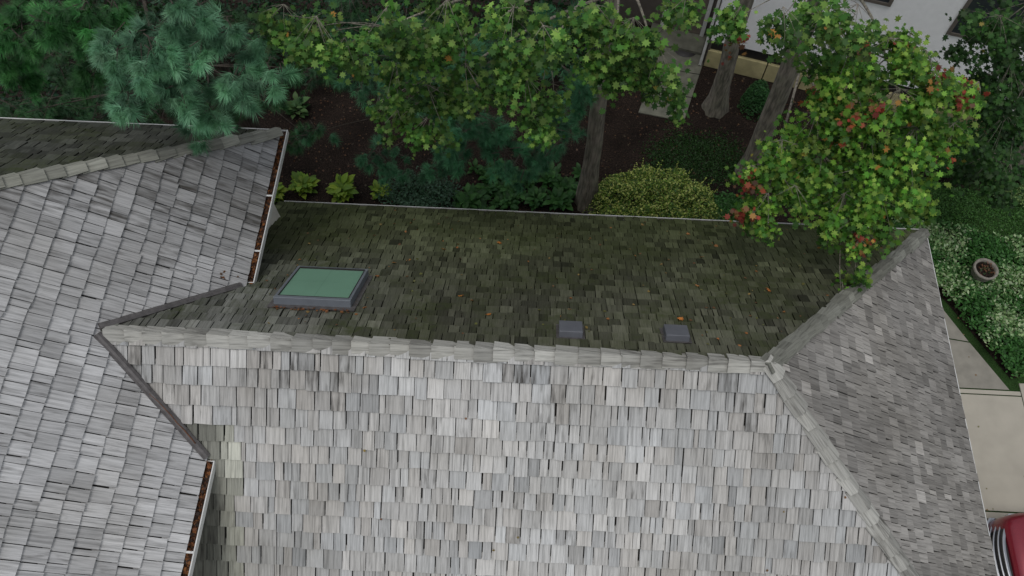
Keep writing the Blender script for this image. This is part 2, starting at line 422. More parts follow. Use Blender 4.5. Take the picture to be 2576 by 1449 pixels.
def maple_leaves(name,clumps,parent,cols,w=None,dens=2700,size=.108,autumn=0.01,fleck=.003):
    P=[];C=[];Zs=[]
    tw=[]
    for (x,y,z,r) in clumps:
        c=np.array((x,y,z)); n=max(25,int(dens*r*r)); k=max(4,int(28*r))
        th=NR.uniform(0,2*math.pi,k); rr=np.sqrt(NR.uniform(0.05,1.25,k))*r
        sub=np.stack([np.cos(th)*rr,np.sin(th)*rr,NR.uniform(-.9,.35,k)*r-.25*rr],1)+c
        tw.append((c,sub))
        wgt=NR.uniform(.3,1.,k); si=NR.choice(k,n,p=wgt/wgt.sum()); sg=.070+.105*r
        p=sub[si]+NR.normal(size=(n,3))*np.array((sg,sg,sg*.7)); tt=NR.rand(n)**.7
        p[:,2]-=tt*.18; p[:,1]-=tt*.06
        tone=NR.uniform(.5,1.25,k)[si]
        cl=pal(n,cols,w,var=.35)*tone[:,None]
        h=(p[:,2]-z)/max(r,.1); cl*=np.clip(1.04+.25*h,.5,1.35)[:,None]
        hot=NR.rand(k)<autumn; m=hot[si]&(NR.rand(n)<.45)
        cl[m]=pal(m.sum(),RED)
        m2=NR.rand(n)<fleck; cl[m2]=pal(m2.sum(),[(.36,.18,.04),(.3,.26,.05)])
        P.append(p);C.append(cl); Zs.append(np.array((0,-.25,1.0))+NR.normal(size=(n,3))*.45)
    P=np.concatenate(P);C=np.concatenate(C);Zs=np.concatenate(Zs)
    X,Y,Z=frames(Zs); n=len(P)
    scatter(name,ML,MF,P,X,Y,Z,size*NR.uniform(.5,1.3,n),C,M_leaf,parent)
    return tw
def twigs(name,tw,mat,parent,r=.005):
    vs=[];fs=[]
    for c,sub in tw:
        for s in sub: tube(vs,fs,bez(c+np.array((0,.1,.05)),(Vector(c)+Vector(s))/2+Vector((0,0,.08)),s,4),r,r*.4,4)
    mk(name,vs,fs,mat,parent)
rt=np.random.RandomState(3); tv=[];tf=[]
for i in range(60):
    a=rt.uniform(0,2*math.pi); s=rt.uniform(0,.5); ph=math.radians(rt.uniform(18,80)*(1.1-s*.9)+8); ln=rt.uniform(.8,1.1)
    d=np.array((math.sin(ph)*math.cos(a),math.cos(ph),math.sin(ph)*math.sin(a)-.12)); b=np.array((0,s,0))
    sd=np.cross(d,(0,0,1.)); sd/=max(np.linalg.norm(sd),.01); k=len(tv)
    tv+= [b-sd*.026,b+sd*.026,b+d*ln]; tf.append((k,k+1,k+2))
def pine(name,clumps,parent,cols,dens=300,size=.125,toward=(0,-.6,-.15)):
    P=[];D=[];C=[];vs=[];fs=[]
    for (x,y,z,r) in clumps:
        c=np.array((x,y,z)); k=max(3,int(12*r+2))
        for b in range(k):
            th=NR.uniform(0,2*math.pi); d=np.array((math.cos(th),math.sin(th)*.9,NR.uniform(-.3,.15)))+np.array(toward)*.8
            d/=np.linalg.norm(d); ln=r*NR.uniform(.8,1.4)
            s0=c-d*r*.25+NR.normal(size=3)*r*.25
            m=max(3,int(dens*r*r/k)); t=np.sqrt(NR.uniform(.02,1,m)); lat=np.cross(d,(0,0,1)); lat/=np.linalg.norm(lat)
            sgn=NR.choice([-1,1],m)*NR.uniform(.05,.28,m)*(1.1-t)*r*1.6
            p=s0+d*(t*ln)[:,None]+lat*sgn[:,None]; p[:,2]-=.25*(t**2)*r+NR.uniform(-.05,.05,m)
            P.append(p); D.append(d+lat*(sgn*2.2/r)[:,None]*.6+NR.normal(size=(m,3))*.18+np.array((0,0,.12)))
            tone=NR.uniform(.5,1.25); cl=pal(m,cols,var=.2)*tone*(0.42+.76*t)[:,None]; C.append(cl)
            tube(vs,fs,[s0,s0+d*ln*.5-np.array((0,0,.05*r)),s0+d*ln*.95-np.array((0,0,.22*r))],.010,.004,4)
    P=np.concatenate(P);D=np.concatenate(D);C=np.concatenate(C);n=len(P)
    Y=nrm(D); X=nrm(np.cross(Y,np.array((0,0,1.))+NR.normal(size=(n,3))*.2)); Z=np.cross(X,Y)
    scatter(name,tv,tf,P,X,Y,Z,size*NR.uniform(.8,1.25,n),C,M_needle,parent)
    mk(name+'_shoots',vs,fs,M_pbark,parent)
def trunk(name,base,path,r0,r1,mat,parent,seg=18):
    vs=[];fs=[]
    full=[Vector(base)]+[Vector(p) for p in path]
    P=[]
    for a,b in zip(full[:-1],full[1:]):
        for i in range(6): P.append(a+(b-a)*i/6+Vector((R.uniform(-.02,.02),R.uniform(-.02,.02),0)))
    P.append(full[-1])
    tube(vs,fs,P,r0,r1,seg,.05)
    for i in range(seg):
        for ring,k in ((0,1.45),(1,1.08)):
            v=Vector(vs[ring*seg+i]); c=P[ring]; w=v-c; kk=k*(1+.12*math.sin(i*2.2)); vs[ring*seg+i]=tuple(c+Vector((w.x*kk,w.y*kk,w.z)))
    return mk(name,vs,fs,mat,parent,smooth=True)
def limbs(name,tr,clumps,mat,parent,r=.030,dz=-.9):
    vs=[];fs=[]
    cs=[Vector(c[:3]) for c in clumps]; cen=sum(cs,Vector())/len(cs)
    a=Vector((tr[0],tr[1],max(1.5,cen.z+dz))); m=(a+cen)/2+Vector((0,0,.3))
    hub=cen+(a-cen)*.2+Vector((0,0,-.15))
    tube(vs,fs,bez(a,m,hub,8),r,r*.5,8,.06)
    for c in cs: tube(vs,fs,bez(hub,(hub+c)/2+Vector((R.uniform(-.15,.15),R.uniform(-.1,.2),.05)),c+Vector((0,0,-.05)),6),r*.4,r*.12,6,.05)
    mk(name,vs,fs,mat,parent,smooth=True)

D10=lambda s:[tuple(float(v)/d for v,d in zip(q.split(','),(10,10,10,100))) for q in s.split()]
M1=D10('-37,84,85,30 -32,82,85,36 -29,83,80,25 -29,85,75,17 -36,84,80,20')
M2=D10('-21,79,90,28 -16,81,85,44 -21,79,80,30 -17,79,75,40 -11,79,80,32 -25,81,70,18 -17,77,70,24 -13,81,90,38 -22,78,70,20')
M3=D10('-4,80,90,34 -3,78,85,30 -2,77,80,30 -1,75,75,24 2,79,75,17 -6,80,75,14 0,77,90,28')
M4=D10('7,81,90,30 8,80,85,30 9,80,80,22 12,79,90,33 16,79,85,29 18,79,80,22 20,79,75,15 13,80,83,24 19,83,90,25')
M5=D10('28,87,85,28 32,82,90,26 39,86,85,34 42,83,90,32 42,86,80,26')
M6=D10('45,85,80,38 51,87,80,42 56,85,80,42 47,83,75,42 54,82,75,48 61,83,75,42 66,84,75,20 43,81,70,36 51,79,70,50 58,79,70,50 64,80,70,32 38,77,68,26 45,77,65,44 52,75,65,46 59,76,65,44 34,74,65,26 37,71,62,27 35,69,60,15 41,72,63,32 50,73,60,35 56,72,60,34 63,73,60,24 51,69,58,24 53,67,56,18 53,63,54,17 51,61,52,10')
M7=[(7.6,10.3,7.0,0.50),(8.3,10.2,6.0,0.49),(8.7,9.9,5.0,0.52),(9.0,9.8,4.0,0.47),(10.0,10.3,3.0,0.50),(9.2,10.9,5.2,.6),(8.6,11.2,6.5,.6)]
PNn=[(-5.9,7.7,8.5,0.39),(-5.4,8.1,8.5,0.45),(-5.8,7.2,8.0,0.28),(-5.8,7.6,8.0,0.34),(-5.0,7.7,8.3,0.39),(-5.1,7.3,8.0,0.34),(-4.4,7.7,8.0,0.40),(-4.2,8.3,8.0,0.29),(-4.5,8.1,8.5,0.34),(-4.9,7.4,7.5,0.29),(-5.3,7.4,6.9,0.22),(-4.0,7.9,7.8,0.21),(-5.4,7.6,8.6,.4),(-4.9,8.2,8.8,.4)]
PL=[(-7.9,8.4,8.0,0.48),(-7.0,8.2,8.5,0.45),(-8.3,8.4,7.0,0.38),(-6.5,8.2,8.5,0.34),(-7.2,8.4,7.0,0.26),(-7.0,8.7,7.5,0.31),(-8.3,8.4,7.5,0.37),(-7.5,8.6,8.3,.4),(-6.4,8.6,8.2,.4),(-6.7,8.2,7.6,.3)]
PD=[(-9.4,9.4,5.0,0.68),(-8.2,9.1,5.0,0.60),(-9.8,9.1,5.0,0.45),(-7.1,9.2,5.0,0.45),(-5.2,8.9,6.0,0.41),(-5.1,9.7,5.0,0.30),(-5.1,10.4,5.0,0.38),(-4.4,10.4,5.0,0.46),(-5.1,11.3,5.0,0.63),(-6.2,9.4,5.2,.6),(-7.5,10.2,4.5,.7),(-9,10.6,4.5,.8),(-6.2,10.6,4.3,.6),(-10,11,4.5,.8),(-8,11.2,5,.8),(-11,10,4,.8),(-6.6,11.6,5,.8),(-3.9,11.9,5,.6),(-4.6,9.6,4,.4)]
PM=[(-3.5,10.1,5.0,0.46),(-3.0,8.9,4.5,0.34),(-2.8,9.4,3.5,0.30),(-1.1,9.0,5.5,0.57),(-0.7,8.8,5.0,0.50),(0.3,9.0,5.0,0.48),(0.5,9.6,6.0,0.49),(-1.1,9.9,6.0,0.57),(-0.4,9.5,3.5,0.42),(-2.1,9.8,3.0,0.42),(-4.8,10.5,3.0,0.34),(-3.9,11.7,5.0,0.64),(-3.6,10.9,5.0,0.47),(0.5,10.9,6.0,0.58),(-2.0,10.5,5.0,0.62),(-.8,11.2,5.,.7),(.1,10.4,4.,.5),(-2.9,11.6,5,.6),(-1.9,9.6,5.2,.4),(.7,10.2,5,.4),(-2.5,9.9,5.2,.5),(-1.6,9.3,4.6,.5)]
G1=[(.045,.13,.022),(.065,.175,.028),(.10,.22,.035),(.18,.30,.06)]
G2=[(.055,.16,.02),(.085,.23,.026),(.15,.31,.038),(.24,.38,.06)]
G3=[(.02,.065,.012),(.03,.09,.018),(.045,.11,.022)]
BP=[(.12,.30,.155),(.155,.36,.20),(.20,.42,.245),(.09,.24,.12)]
BPd=[(.025,.085,.03),(.035,.11,.035),(.045,.13,.04)]
def maple(base,path,r0,r1,groups,cols,autumn,extra,fleck=.003,red=None):
    e=empty('maple_tree'); trunk('trunk',base,path,r0,r1,M_bark,e)
    tr=path[-1]
    for i,g in enumerate(groups):
        limbs('limb_%d'%(i+1),(base[0]+(tr[0]-base[0])*.6,base[1]+(tr[1]-base[1])*.6),g,M_bark,e)
    allc=[c for g in groups for c in g]
    tw=maple_leaves('foliage',allc,e,cols,autumn=autumn,fleck=fleck); twigs('twigs',tw,M_bark,e)
    if red: maple_leaves('autumn_foliage',red,e,RED,dens=1500,size=.10)
    if extra:
        maple_leaves('crown_foliage',extra,e,cols,dens=300,size=.17)
        limbs('crown_limbs',(tr[0],tr[1]),extra,M_bark,e,r=.09,dz=-1.5)
def crown(x,y,z,r,n):
    return [(x+R.uniform(-r,r),y+R.uniform(-r*.3,r),z+R.uniform(-.6,1.3),.9) for _ in range(n)]
maple((1.29,10.89,0),[(1.22,10.8,5),(1.1,11.1,12)],.21,.10,[M1,M2[:5],M2[5:],M3,M4[:5],M4[5:]],G1,.006,crown(1,14.5,11,2,5))
maple((4.71,14.06,0),[(4.47,13.83,3),(4.3,13.6,9.5)],.24,.11,[M5],G1,.03,crown(4.3,16.5,11,2,5),red=[(2.95,8.85,7.9,.13),(4.7,8.7,8.1,.12)])
maple((5.44,12.01,0),[(5.07,11.69,5),(4.9,11.2,9.5)],.25,.12,[M6[:7],M6[7:11],M6[11:15],M6[15:19],M6[19:]],G2,.03,crown(5.3,15,11,1.8,5),.006,red=[(3.35,7.35,6.6,.14),(3.3,7.0,6.2,.10),(5.9,8.3,7.9,.16),(6.45,8.3,7.6,.12),(5.1,8.0,7.5,.10),(5.35,6.75,5.75,.07)])
maple((11.97,12.29,0),[(11.6,12.2,5),(11,12.5,9)],.2,.1,[M7],G3,.0,crown(11.5,14,9.5,2,5))
e=empty('pine_tree'); trunk('trunk',(-7.3,12.2,0),[(-7.3,12.1,7),(-7.2,12,12)],.25,.1,M_pbark,e)
pine('foliage',PNn,e,BP,dens=480,size=.18); pine('foliage_left',PL,e,[(.05,.20,.05),(.07,.25,.06),(.04,.15,.04)],dens=440,size=.17); pine('foliage_low',PD,e,BPd,dens=200,size=.16)
for i,g in enumerate((PNn[:6],PNn[6:],PL,PD[:5],PD[5:])): limbs('limb_%d'%(i+1),(-7.3,12.1),g,M_pbark,e,r=.05,dz=-.4)
e=empty('pine_tree'); trunk('trunk',(-1.6,12.9,0),[(-1.6,12.8,7),(-1.6,12.8,10)],.2,.08,M_pbark,e)
pine('foliage',PM,e,[(.035,.13,.055),(.045,.16,.07),(.06,.19,.085)],dens=280,size=.16)
for i,g in enumerate((PM[:6],PM[6:11],PM[11:])): limbs('limb_%d'%(i+1),(-1.6,12.85),g,M_pbark,e,r=.05,dz=-.4)

# ---------------------------------------------------------------- ground
def sheet(name,pts,z,mat,parent=None):
    return mk(name,[(x,y,z) for x,y in pts],[tuple(range(len(pts)))],mat,parent)
mk('ground',[(-300,-300,0),(300,-300,0),(300,300,0),(-300,300,0)],[(0,1,2,3)],M_grass)
sheet('mulch_bed',[(-30,7),(8,7),(9.6,8.2),(9.4,10.9),(12,10.9),(15,10.2),(15,22),(-30,22)],.004,M_mulch)
sheet('lawn_strip',[(5.9,11.1),(9.2,10.8),(12,10.5),(14,10.1),(14,11.4),(10.9,11.8),(9,12.3),(6.3,12.4)],.008,M_grass)
e=empty('garden_path')
for i in range(4):
    def T(q,i=i):
        a=np.array((2.64,13.78));b=np.array((3.84,13.55));d=np.array((.29,.957))
        p=a+(b-a)*q[0]+d*q[1]; return (p[0],p[1],q[2])
    boxes('slab_%d'%(i+1),[(0,1,i*.85,i*.85+.82,.0,.05)],M_slab,e,T,bevel=.01)
e=empty('driveway')
boxes('slabs',[(7.5,10.98,3.76,6.30,0,.03),(7.5,10.98,1.1,3.73,0,.03),(7.5,10.98,-3,1.07,0,.03),(11.0,16,3.76,6.62,0,.03),(11.0,16,1.1,3.73,0,.03),(11,16,-3,1.07,0,.03),(7.5,10.98,6.325,6.42,0,.032)],M_conc,e,bevel=.006)
e=empty('concrete_walkway')
mk('slab_1',[(7.6,6.45,.026),(10.75,6.45,.026),(10.1,7.55,.026),(7.6,7.9,.026)],[(0,1,2,3)],M_conc2,e)
mk('slab_2',[(7.6,7.93,.026),(10.08,7.58,.026),(9.55,8.55,.026),(7.6,8.9,.026)],[(0,1,2,3)],M_conc2,e)
n=3600; P=np.stack([NR.uniform(-8,9,n),NR.uniform(9.5,16,n),NR.uniform(.012,.03,n)],1)
X,Y,Z=frames(np.array((0,0,1.))+NR.normal(size=(n,3))*.35)
scatter('fallen_leaves',ML,MF,P,X,Y,Z,NR.uniform(.025,.07,n),pal(n,[(.10,.05,.03),(.05,.035,.025),(.13,.07,.04),(.08,.06,.04)]),M_leaf)
n=45; P=np.stack([NR.uniform(8.8,12,n),NR.uniform(2.5,8.4,n),NR.uniform(.036,.04,n)],1)
X,Y,Z=frames(np.array((0,0,1.))+NR.normal(size=(n,3))*.15)
scatter('leaves_on_driveway',ML,MF,P,X,Y,Z,NR.uniform(.02,.06,n),pal(n,[(.27,.17,.08),(.22,.15,.09),(.2,.18,.1)]),M_leaf)
def roofleaves(name,pl,xr,yr,n,size,cols,h=.055,cond=None):
    P=[]
    while len(P)<n:
        x=R.uniform(*xr);y=R.uniform(*yr)
        if cond and not cond(x,y): continue
        u,v=pl.uv((x,y)); P.append(tuple(pl.at(u,v,h)))
    P=np.array(P); X,Y,Z=frames(np.array(tuple(pl.n))+NR.normal(size=(n,3))*.25)
    scatter(name,ML,MF,P,X,Y,Z,NR.uniform(*size,n),pal(n,cols),M_leaf,house)
roofleaves('leaves_on_back_slope',PB,(-4.2,7),(4.3,8.5),210,(.03,.065),[(.36,.15,.05),(.3,.2,.07),(.16,.16,.05),(.2,.10,.05)],cond=lambda x,y:y-4.02>(x-3.24)+.2)
roofleaves('leaf_on_back_slope',PB,(-3.5,6),(4.6,8),18,(.08,.11),[(.6,.22,.05),(.5,.22,.08)],cond=lambda x,y:y-4.02>(x-3.24)+.4)
roofleaves('leaves_by_skylight',PB,(-3.75,-2.6),(4.66,4.75),55,(.03,.065),[(.26,.10,.04),(.16,.08,.04),(.34,.14,.05)],h=.07)
roofleaves('leaves_on_front_slope',PF,(-3,5),(0,3.6),14,(.03,.06),[(.25,.18,.06),(.2,.1,.05)])
def gleaf(y0,y1,n):
    P=np.stack([NR.uniform(WX+.03,WX+.13,n),NR.uniform(y0,y1,n),NR.uniform(WZ-.055,WZ-.015,n)],1)
    X,Y,Z=frames(np.array((0,0,1.))+NR.normal(size=(n,3))*.6)
    scatter('gutter_leaves',ML,MF,P,X,Y,Z,NR.uniform(.03,.08,n),pal(n,[(.17,.07,.03),(.10,.045,.025),(.27,.11,.04),(.04,.025,.018)]),M_leaf,house)
gleaf(yv+.1,WN,420); gleaf(-1,yv2-.1,420)
roofleaves('valley_leaves',PW,(-4.8,-4.56),(5.2,5.5),6,(.03,.06),[(.2,.08,.03),(.12,.06,.03)],h=.05)

# ---------------------------------------------------------------- planting
def hosta_t():
    vs=[];fs=[]
    ws=[.02,.16,.26,.24,.14,.0]
    for i,w in enumerate(ws):
        t=i/5; z=.28*math.sin(t*2.2)*1.0-.12*t; 
        vs+= [(-w,t,z+.03),(0,t,z-.02),(w,t,z+.03)]
    for i in range(5):
        for j in range(2): a=i*3+j; fs.append((a,a+1,a+4,a+3))
    return vs,fs
HV,HF=hosta_t()
def hostas(name,cent,cols,n=34,size=.28,parent=None):
    P=[];D=[];S=[]
    for (x,y,k) in cent:
        for i in range(n):
            a=R.uniform(0,6.283); q=R.uniform(0,.14)*k; P.append((x+math.cos(a)*q,y+math.sin(a)*q,.05+.22*k*R.random()))
            a+=R.uniform(-.5,.5)
            D.append((math.cos(a),math.sin(a),R.uniform(-.1,.6))); S.append(size*k*R.uniform(.5,1.0))
    P=np.array(P);Y=nrm(np.array(D));n=len(P);X=nrm(np.cross(Y,(0,0,1.)));Z=np.cross(X,Y)
    return scatter(name,HV,HF,P,X,Y,Z,np.array(S),pal(n,cols,var=.25),M_leaf,parent,smooth=True)
YG=[(.18,.29,.035),(.25,.35,.045),(.12,.22,.03)]
for c in [(-5.8,10.9,1.2),(-4.8,10.8,1.35),(-6.5,10.65,1.1),(-3.85,10.85,.95)]: hostas('hosta_plant',[c],YG,n=75,size=.25)
hostas('hosta_plant',[(-6.4,13.3,1.2)],[(.04,.10,.03),(.08,.15,.05)],n=40)
hostas('hosta_bed',[(R.uniform(-1.9,1.2),R.uniform(10.2,11.7),R.uniform(.8,1.2)) for _ in range(40)],[(.04,.115,.03),(.05,.14,.035),(.03,.09,.025)],n=26,size=.27)
def bed(name,pts,n,size,cols,w=None,h=.25,zf=None,parent=None,var=.3,tilt=.5,patch=None,soft=0):
    xs=[p[0] for p in pts]; ys=[p[1] for p in pts]; P=[]
    def inside(x,y):
        c=False
        for i in range(len(pts)):
            x1,y1=pts[i];x2,y2=pts[i-1]
            if (y1>y)!=(y2>y) and x<(x2-x1)*(y-y1)/(y2-y1)+x1: c=not c
        return c
    while len(P)<n:
        x=R.uniform(min(xs),max(xs));y=R.uniform(min(ys),max(ys))
        if inside(x,y):
            if soft: x+=R.gauss(0,soft); y+=R.gauss(0,soft)
            P.append((x,y,(zf(x,y) if zf else h*(.5+.5*wn(x,y,3.2,2)))*R.uniform(.55,1.)))
    P=np.array(P); X,Y,Z=frames(np.array((0,0,1.))+NR.normal(size=(n,3))*tilt)
    C=pal(n,cols,w,var)
    if patch is not None:
        m=np.array([wn(p[0],p[1],2.6,7)+R.uniform(-.25,.25)>.48 for p in P]); C[m]=pal(m.sum(),patch,var=.3)
    scatter(name,OV,OF,P,X,Y,Z,size*NR.uniform(.6,1.3,n),C,M_leaf,parent)
IV=[(7.9,10.2),(9.2,10.75),(12,10.2),(14,9.6),(14,6.9),(11.2,6.85),(10.85,6.7),(9.75,8.6),(9.2,9.3),(8.0,9.2)]
sheet('ivy_bed_soil',IV,.012,M_mulch)
bed('variegated_groundcover',IV,21000,.088,[(.05,.15,.035),(.065,.18,.045),(.03,.10,.02)],h=.45,tilt=.65,patch=[(.30,.43,.20),(.40,.50,.30),(.17,.31,.12),(.08,.18,.05)],soft=.06)
def mound(cx,cy,rx,ry,h):
    def f(x,y):
        d=((x-cx)/rx)**2+((y-cy)/ry)**2; return h*math.sqrt(max(.02,1-d))*(.7+.6*wn(x,y,6,1))
    return f
EL=lambda cx,cy,rx,ry,n=22:[(cx+rx*math.cos(i*6.283/n)*(1+.12*math.sin(i*3.1)),cy+ry*math.sin(i*6.283/n)*(1+.14*math.sin(i*2.3))) for i in range(n)]
bed('euonymus_shrub',EL(2.9,10.75,1.55,.78),19000,.055,[(.12,.21,.04),(.25,.33,.07),(.42,.46,.15),(.05,.11,.03)],zf=mound(2.9,10.75,1.65,.95,1.15),tilt=.9,soft=.10)
P=[]
for i in range(46):
    a=R.uniform(0,6.283); q=R.uniform(.3,1.); x=2.9+1.4*q*math.cos(a); y=10.75+.7*q*math.sin(a); z=.9*math.sqrt(max(.1,1-q*q*.8))
    dx,dy=math.cos(a)*.22+R.uniform(-.1,.1),math.sin(a)*.15+R.uniform(-.1,.1); l=R.uniform(.6,1.3)
    for t in range(16): P.append((x+dx*l*t/15+R.gauss(0,.012),y+dy*l*t/15+R.gauss(0,.012),z+.38*l*t/15))
P=np.array(P);n=len(P);X,Y,Z=frames(np.array((0,0,1.))+NR.normal(size=(n,3))*.7)
scatter('euonymus_shoots',OV,OF,P,X,Y,Z,NR.uniform(.03,.06,n),pal(n,[(.30,.38,.08),(.38,.42,.12)]),M_leaf,bpy.data.objects['euonymus_shrub'])
bed('dwarf_shrub',EL(5.75,14.1,.4,.45),5000,.05,[(.03,.09,.03),(.04,.12,.035)],zf=mound(5.75,14.1,.42,.47,.9),tilt=.8,soft=.03)
bed('ground_ivy',EL(4.9,10.8,.6,.4),1800,.08,[(.03,.09,.02),(.04,.12,.03)],h=.25,soft=.08)
bed('catmint_plants',EL(-2.9,10.85,.95,.5),3200,.07,[(.06,.12,.075),(.07,.14,.09),(.04,.09,.05)],h=.35,tilt=.9,soft=.12)
bed('lawn_patch',[(2.9,11.9),(3.5,11.7),(5.2,11.8),(5.4,12.4),(5.0,13.0),(3.6,13.1),(2.9,12.6)],10000,.045,[(.020,.055,.013),(.027,.07,.017),(.014,.038,.01)],h=.05,tilt=1.,soft=.18)
bed('understory_shrubs',[(-14,12),(-14,17),(1,17),(3,15.5),(1,14.3),(-3,14.6),(-6,13.8)],15000,.13,[(.012,.04,.012),(.02,.055,.018),(.015,.05,.025)],h=1.3,tilt=.8)
bed('border_shrubs',[(10.4,11.8),(13,11.9),(14,13.5),(9.5,13.5),(9.3,12.3)],9000,.08,[(.03,.09,.02),(.04,.12,.03),(.02,.07,.02)],h=.9,tilt=.8)
bed('border_groundcover',[(11.4,11.6),(12.2,11.2),(14,10.9),(14,11.6),(12.4,12)],3000,.07,[(.08,.15,.05),(.2,.3,.1)],h=.3)
bed('lawn_blades',[(5.9,11.1),(9.2,10.8),(12,10.5),(14,10.1),(14,11.4),(10.9,11.8),(9,12.3),(6.3,12.4)],18000,.05,[(.06,.15,.035),(.08,.19,.045),(.045,.12,.03)],h=.05,tilt=1.,soft=.06)

def lathe(name,prof,c,mat,parent,seg=28):
    vs=[];fs=[]
    for r,z in prof:
        for j in range(seg): t=2*math.pi*j/seg; vs.append((c[0]+r*math.cos(t),c[1]+r*math.sin(t),c[2]+z))
    for i in range(len(prof)-1):
        for j in range(seg): k=(j+1)%seg; fs.append((i*seg+j,i*seg+k,(i+1)*seg+k,(i+1)*seg+j))
    return mk(name,vs,fs,mat,parent,smooth=True)
e=empty('stone_planter')
PX,PY=10.55,9.22
lathe('urn',[(.02,0),(.17,0),(.17,.05),(.13,.09),(.15,.14),(.23,.26),(.24,.42),(.28,.44),(.28,.50),(.24,.51),(.22,.46),(.21,.40)],(PX,PY,0.05),M_stone,e)
lathe('soil',[(.22,0),(.12,.02),(.001,.01)],(PX,PY,.48),M_mulch,e)
n=60; P=np.stack([PX+NR.normal(size=n)*.08,PY+NR.normal(size=n)*.08,.51+NR.rand(n)*.06],1); X,Y,Z=frames(np.array((0,0,1.))+NR.normal(size=(n,3))*.6)
scatter('dry_leaves',OV,OF,P,X,Y,Z,NR.uniform(.04,.08,n),pal(n,[(.2,.09,.05),(.12,.07,.04),(.05,.08,.03)]),M_leaf,e)

# ---------------------------------------------------------------- white neighbouring house
wh=empty('white_house')
ax=np.array((.966,-.26)); bx=np.array((.26,.966)); o0=np.array((4.47,15.52))
def TH(q): p=o0+ax*q[0]+bx*q[1]; return (p[0],p[1],q[2])
boxes('foundation_core',[(-.05,13,.06,8,0,.72)],M_dark,wh,TH)
fb=[];s=.0
while s<12.5:
    w=R.uniform(.6,1.0)
    fb.append((s,s+w-.03,-.02,.07,.02,.62)); s+=w
boxes('foundation_blocks',fb,M_lime,wh,TH,bevel=.01)
boxes('sill_band',[(-.05,13,.02,.3,.74,1.02)],M_dark,wh,TH)
boxes('white_wall',[(-.02,13,-.06,8,1.03,8.0)],M_stucco,wh,TH)
boxes('entry_wall',[(-5,-.03,1.0,8,0,7.98)],M_taupe,wh,TH)
boxes('side_return',[(-.03,.04,.0,1.0,0,1.02)],M_taupe,wh,TH)
boxes('downspout',[(-.14,-.07,-.10,-.03,.1,7.9)],M_white,wh,TH)
boxes('door',[(-1.35,-.35,.93,.99,.16,2.25)],plain('door_paint',(.16,.13,.11),.5),wh,TH)
boxes('door_frame',[(-1.47,-1.36,.9,.995,.1,2.38),(-.34,-.23,.9,.995,.1,2.38),(-1.36,-.34,.9,.995,2.26,2.38)],M_white,wh,TH)
boxes('door_step',[(-1.7,-.15,.3,.99,0,.14)],M_slab,wh,TH,bevel=.01)
for x,z in ((2.4,3.4),(5.2,3.0),(7.6,2.9)):
    boxes('window_glass',[(x,x+1.2,-.075,-.066,z,z+1.4)],M_winglass,wh,TH)
    boxes('window_frame',[(x-.08,x,-.10,-.062,z-.08,z+1.48),(x+1.2,x+1.28,-.10,-.062,z-.08,z+1.48),(x,x+1.2,-.10,-.062,z+1.4,z+1.48),(x,x+1.2,-.10,-.062,z-.08,z),(x+.57,x+.63,-.10,-.076,z,z+1.4)],M_taupe,wh,TH)
mk('roof',[TH(q) for q in [(-5.5,-.3,7.95),(13.5,-.3,7.95),(13.5,4,10.8),(-5.5,4,10.8),(13.5,8.6,7.95),(-5.5,8.6,7.95)]],[(0,1,2,3),(3,2,4,5),(0,3,5),(1,4,2)],M_taupe,wh)
lathe('doormat',[(.001,.03),(.34,.03),(.36,.0)],(4.0,16.1,.03),M_dark,None)

# ---------------------------------------------------------------- parked car (nose pointing to -X)
car=empty('parked_car')
m,nt,bs=newmat('red_car_paint'); bs.inputs['Roughness'].default_value=.3; bs.inputs['Metallic'].default_value=.3; bs.inputs['Coat Weight'].default_value=.6; M_red=m
L(nt,ramp(nt,noise(nt,90,2),[(.4,(.17,.004,.016)),(.6,(.22,.008,.022))]),bs.inputs['Base Color'])
M_chrome=plain('chrome',(.36,.37,.39),.25,1.,var=.1); M_blk=plain('black_plastic',(.012,.012,.013),.5); M_tyre=plain('tyre_rubber',(.015,.015,.015),.85)
M_lamp=plain('headlamp_lens',(.35,.38,.4),.08,.3,var=.2)
cy=2.58; x0=9.24
S=[(0.12,.74,.45,.98,1.06,.66),(.18,.84,.40,1.04,1.12,.74),(.30,.91,.36,1.08,1.17,.80),(.50,.96,.34,1.11,1.21,.84),(1.0,.98,.34,1.14,1.25,.86),(1.45,.98,.34,1.16,1.28,.86),
 (2.15,.98,.34,1.18,1.80,.70),(2.6,.98,.34,1.18,1.88,.70),(4.0,.98,.34,1.18,1.86,.70),(4.6,.97,.36,1.18,1.76,.68),(4.95,.94,.40,1.12,1.26,.80),(5.05,.86,.48,1.0,1.08,.74)]
vs=[];fs=[];mi=[]
for (x,w,zb,zs,zt,tw) in S:
    prof=[(w*.9,zb),(w,zb+.14),(w*1.0,(zb+zs)/2),(w*.985,zs-.08),(w*.93,zs),(tw,zt-.03),(tw*.85,zt),(0,zt+.02)]
    ring=prof+[(-a,b) for a,b in prof[-2::-1]]
    for a,b in ring: vs.append((x0+x,cy+a,b))
k=15
for i in range(len(S)-1):
    for j in range(k-1):
        fs.append((i*k+j,(i+1)*k+j,(i+1)*k+j+1,i*k+j+1))
        gl=0
        if j in (4,9) and 5<=i<=9: gl=1
        if i==5 and 4<=j<=9: gl=1
        if i==9 and 4<=j<=9: gl=1
        mi.append(gl)
    fs.append((i*k+k-1,(i+1)*k+k-1,(i+1)*k,i*k)); mi.append(0)
fs.append(tuple(range(k))); mi.append(0); fs.append(tuple((len(S)-1)*k+j for j in range(k))[::-1]); mi.append(0)
b=mk('body',vs,fs,None,car,smooth=True,mats=[M_red,M_winglass],fmi=mi)
bm=b.modifiers.new('b','BEVEL'); bm.width=.02; bm.limit_method='ANGLE'; bm.segments=2
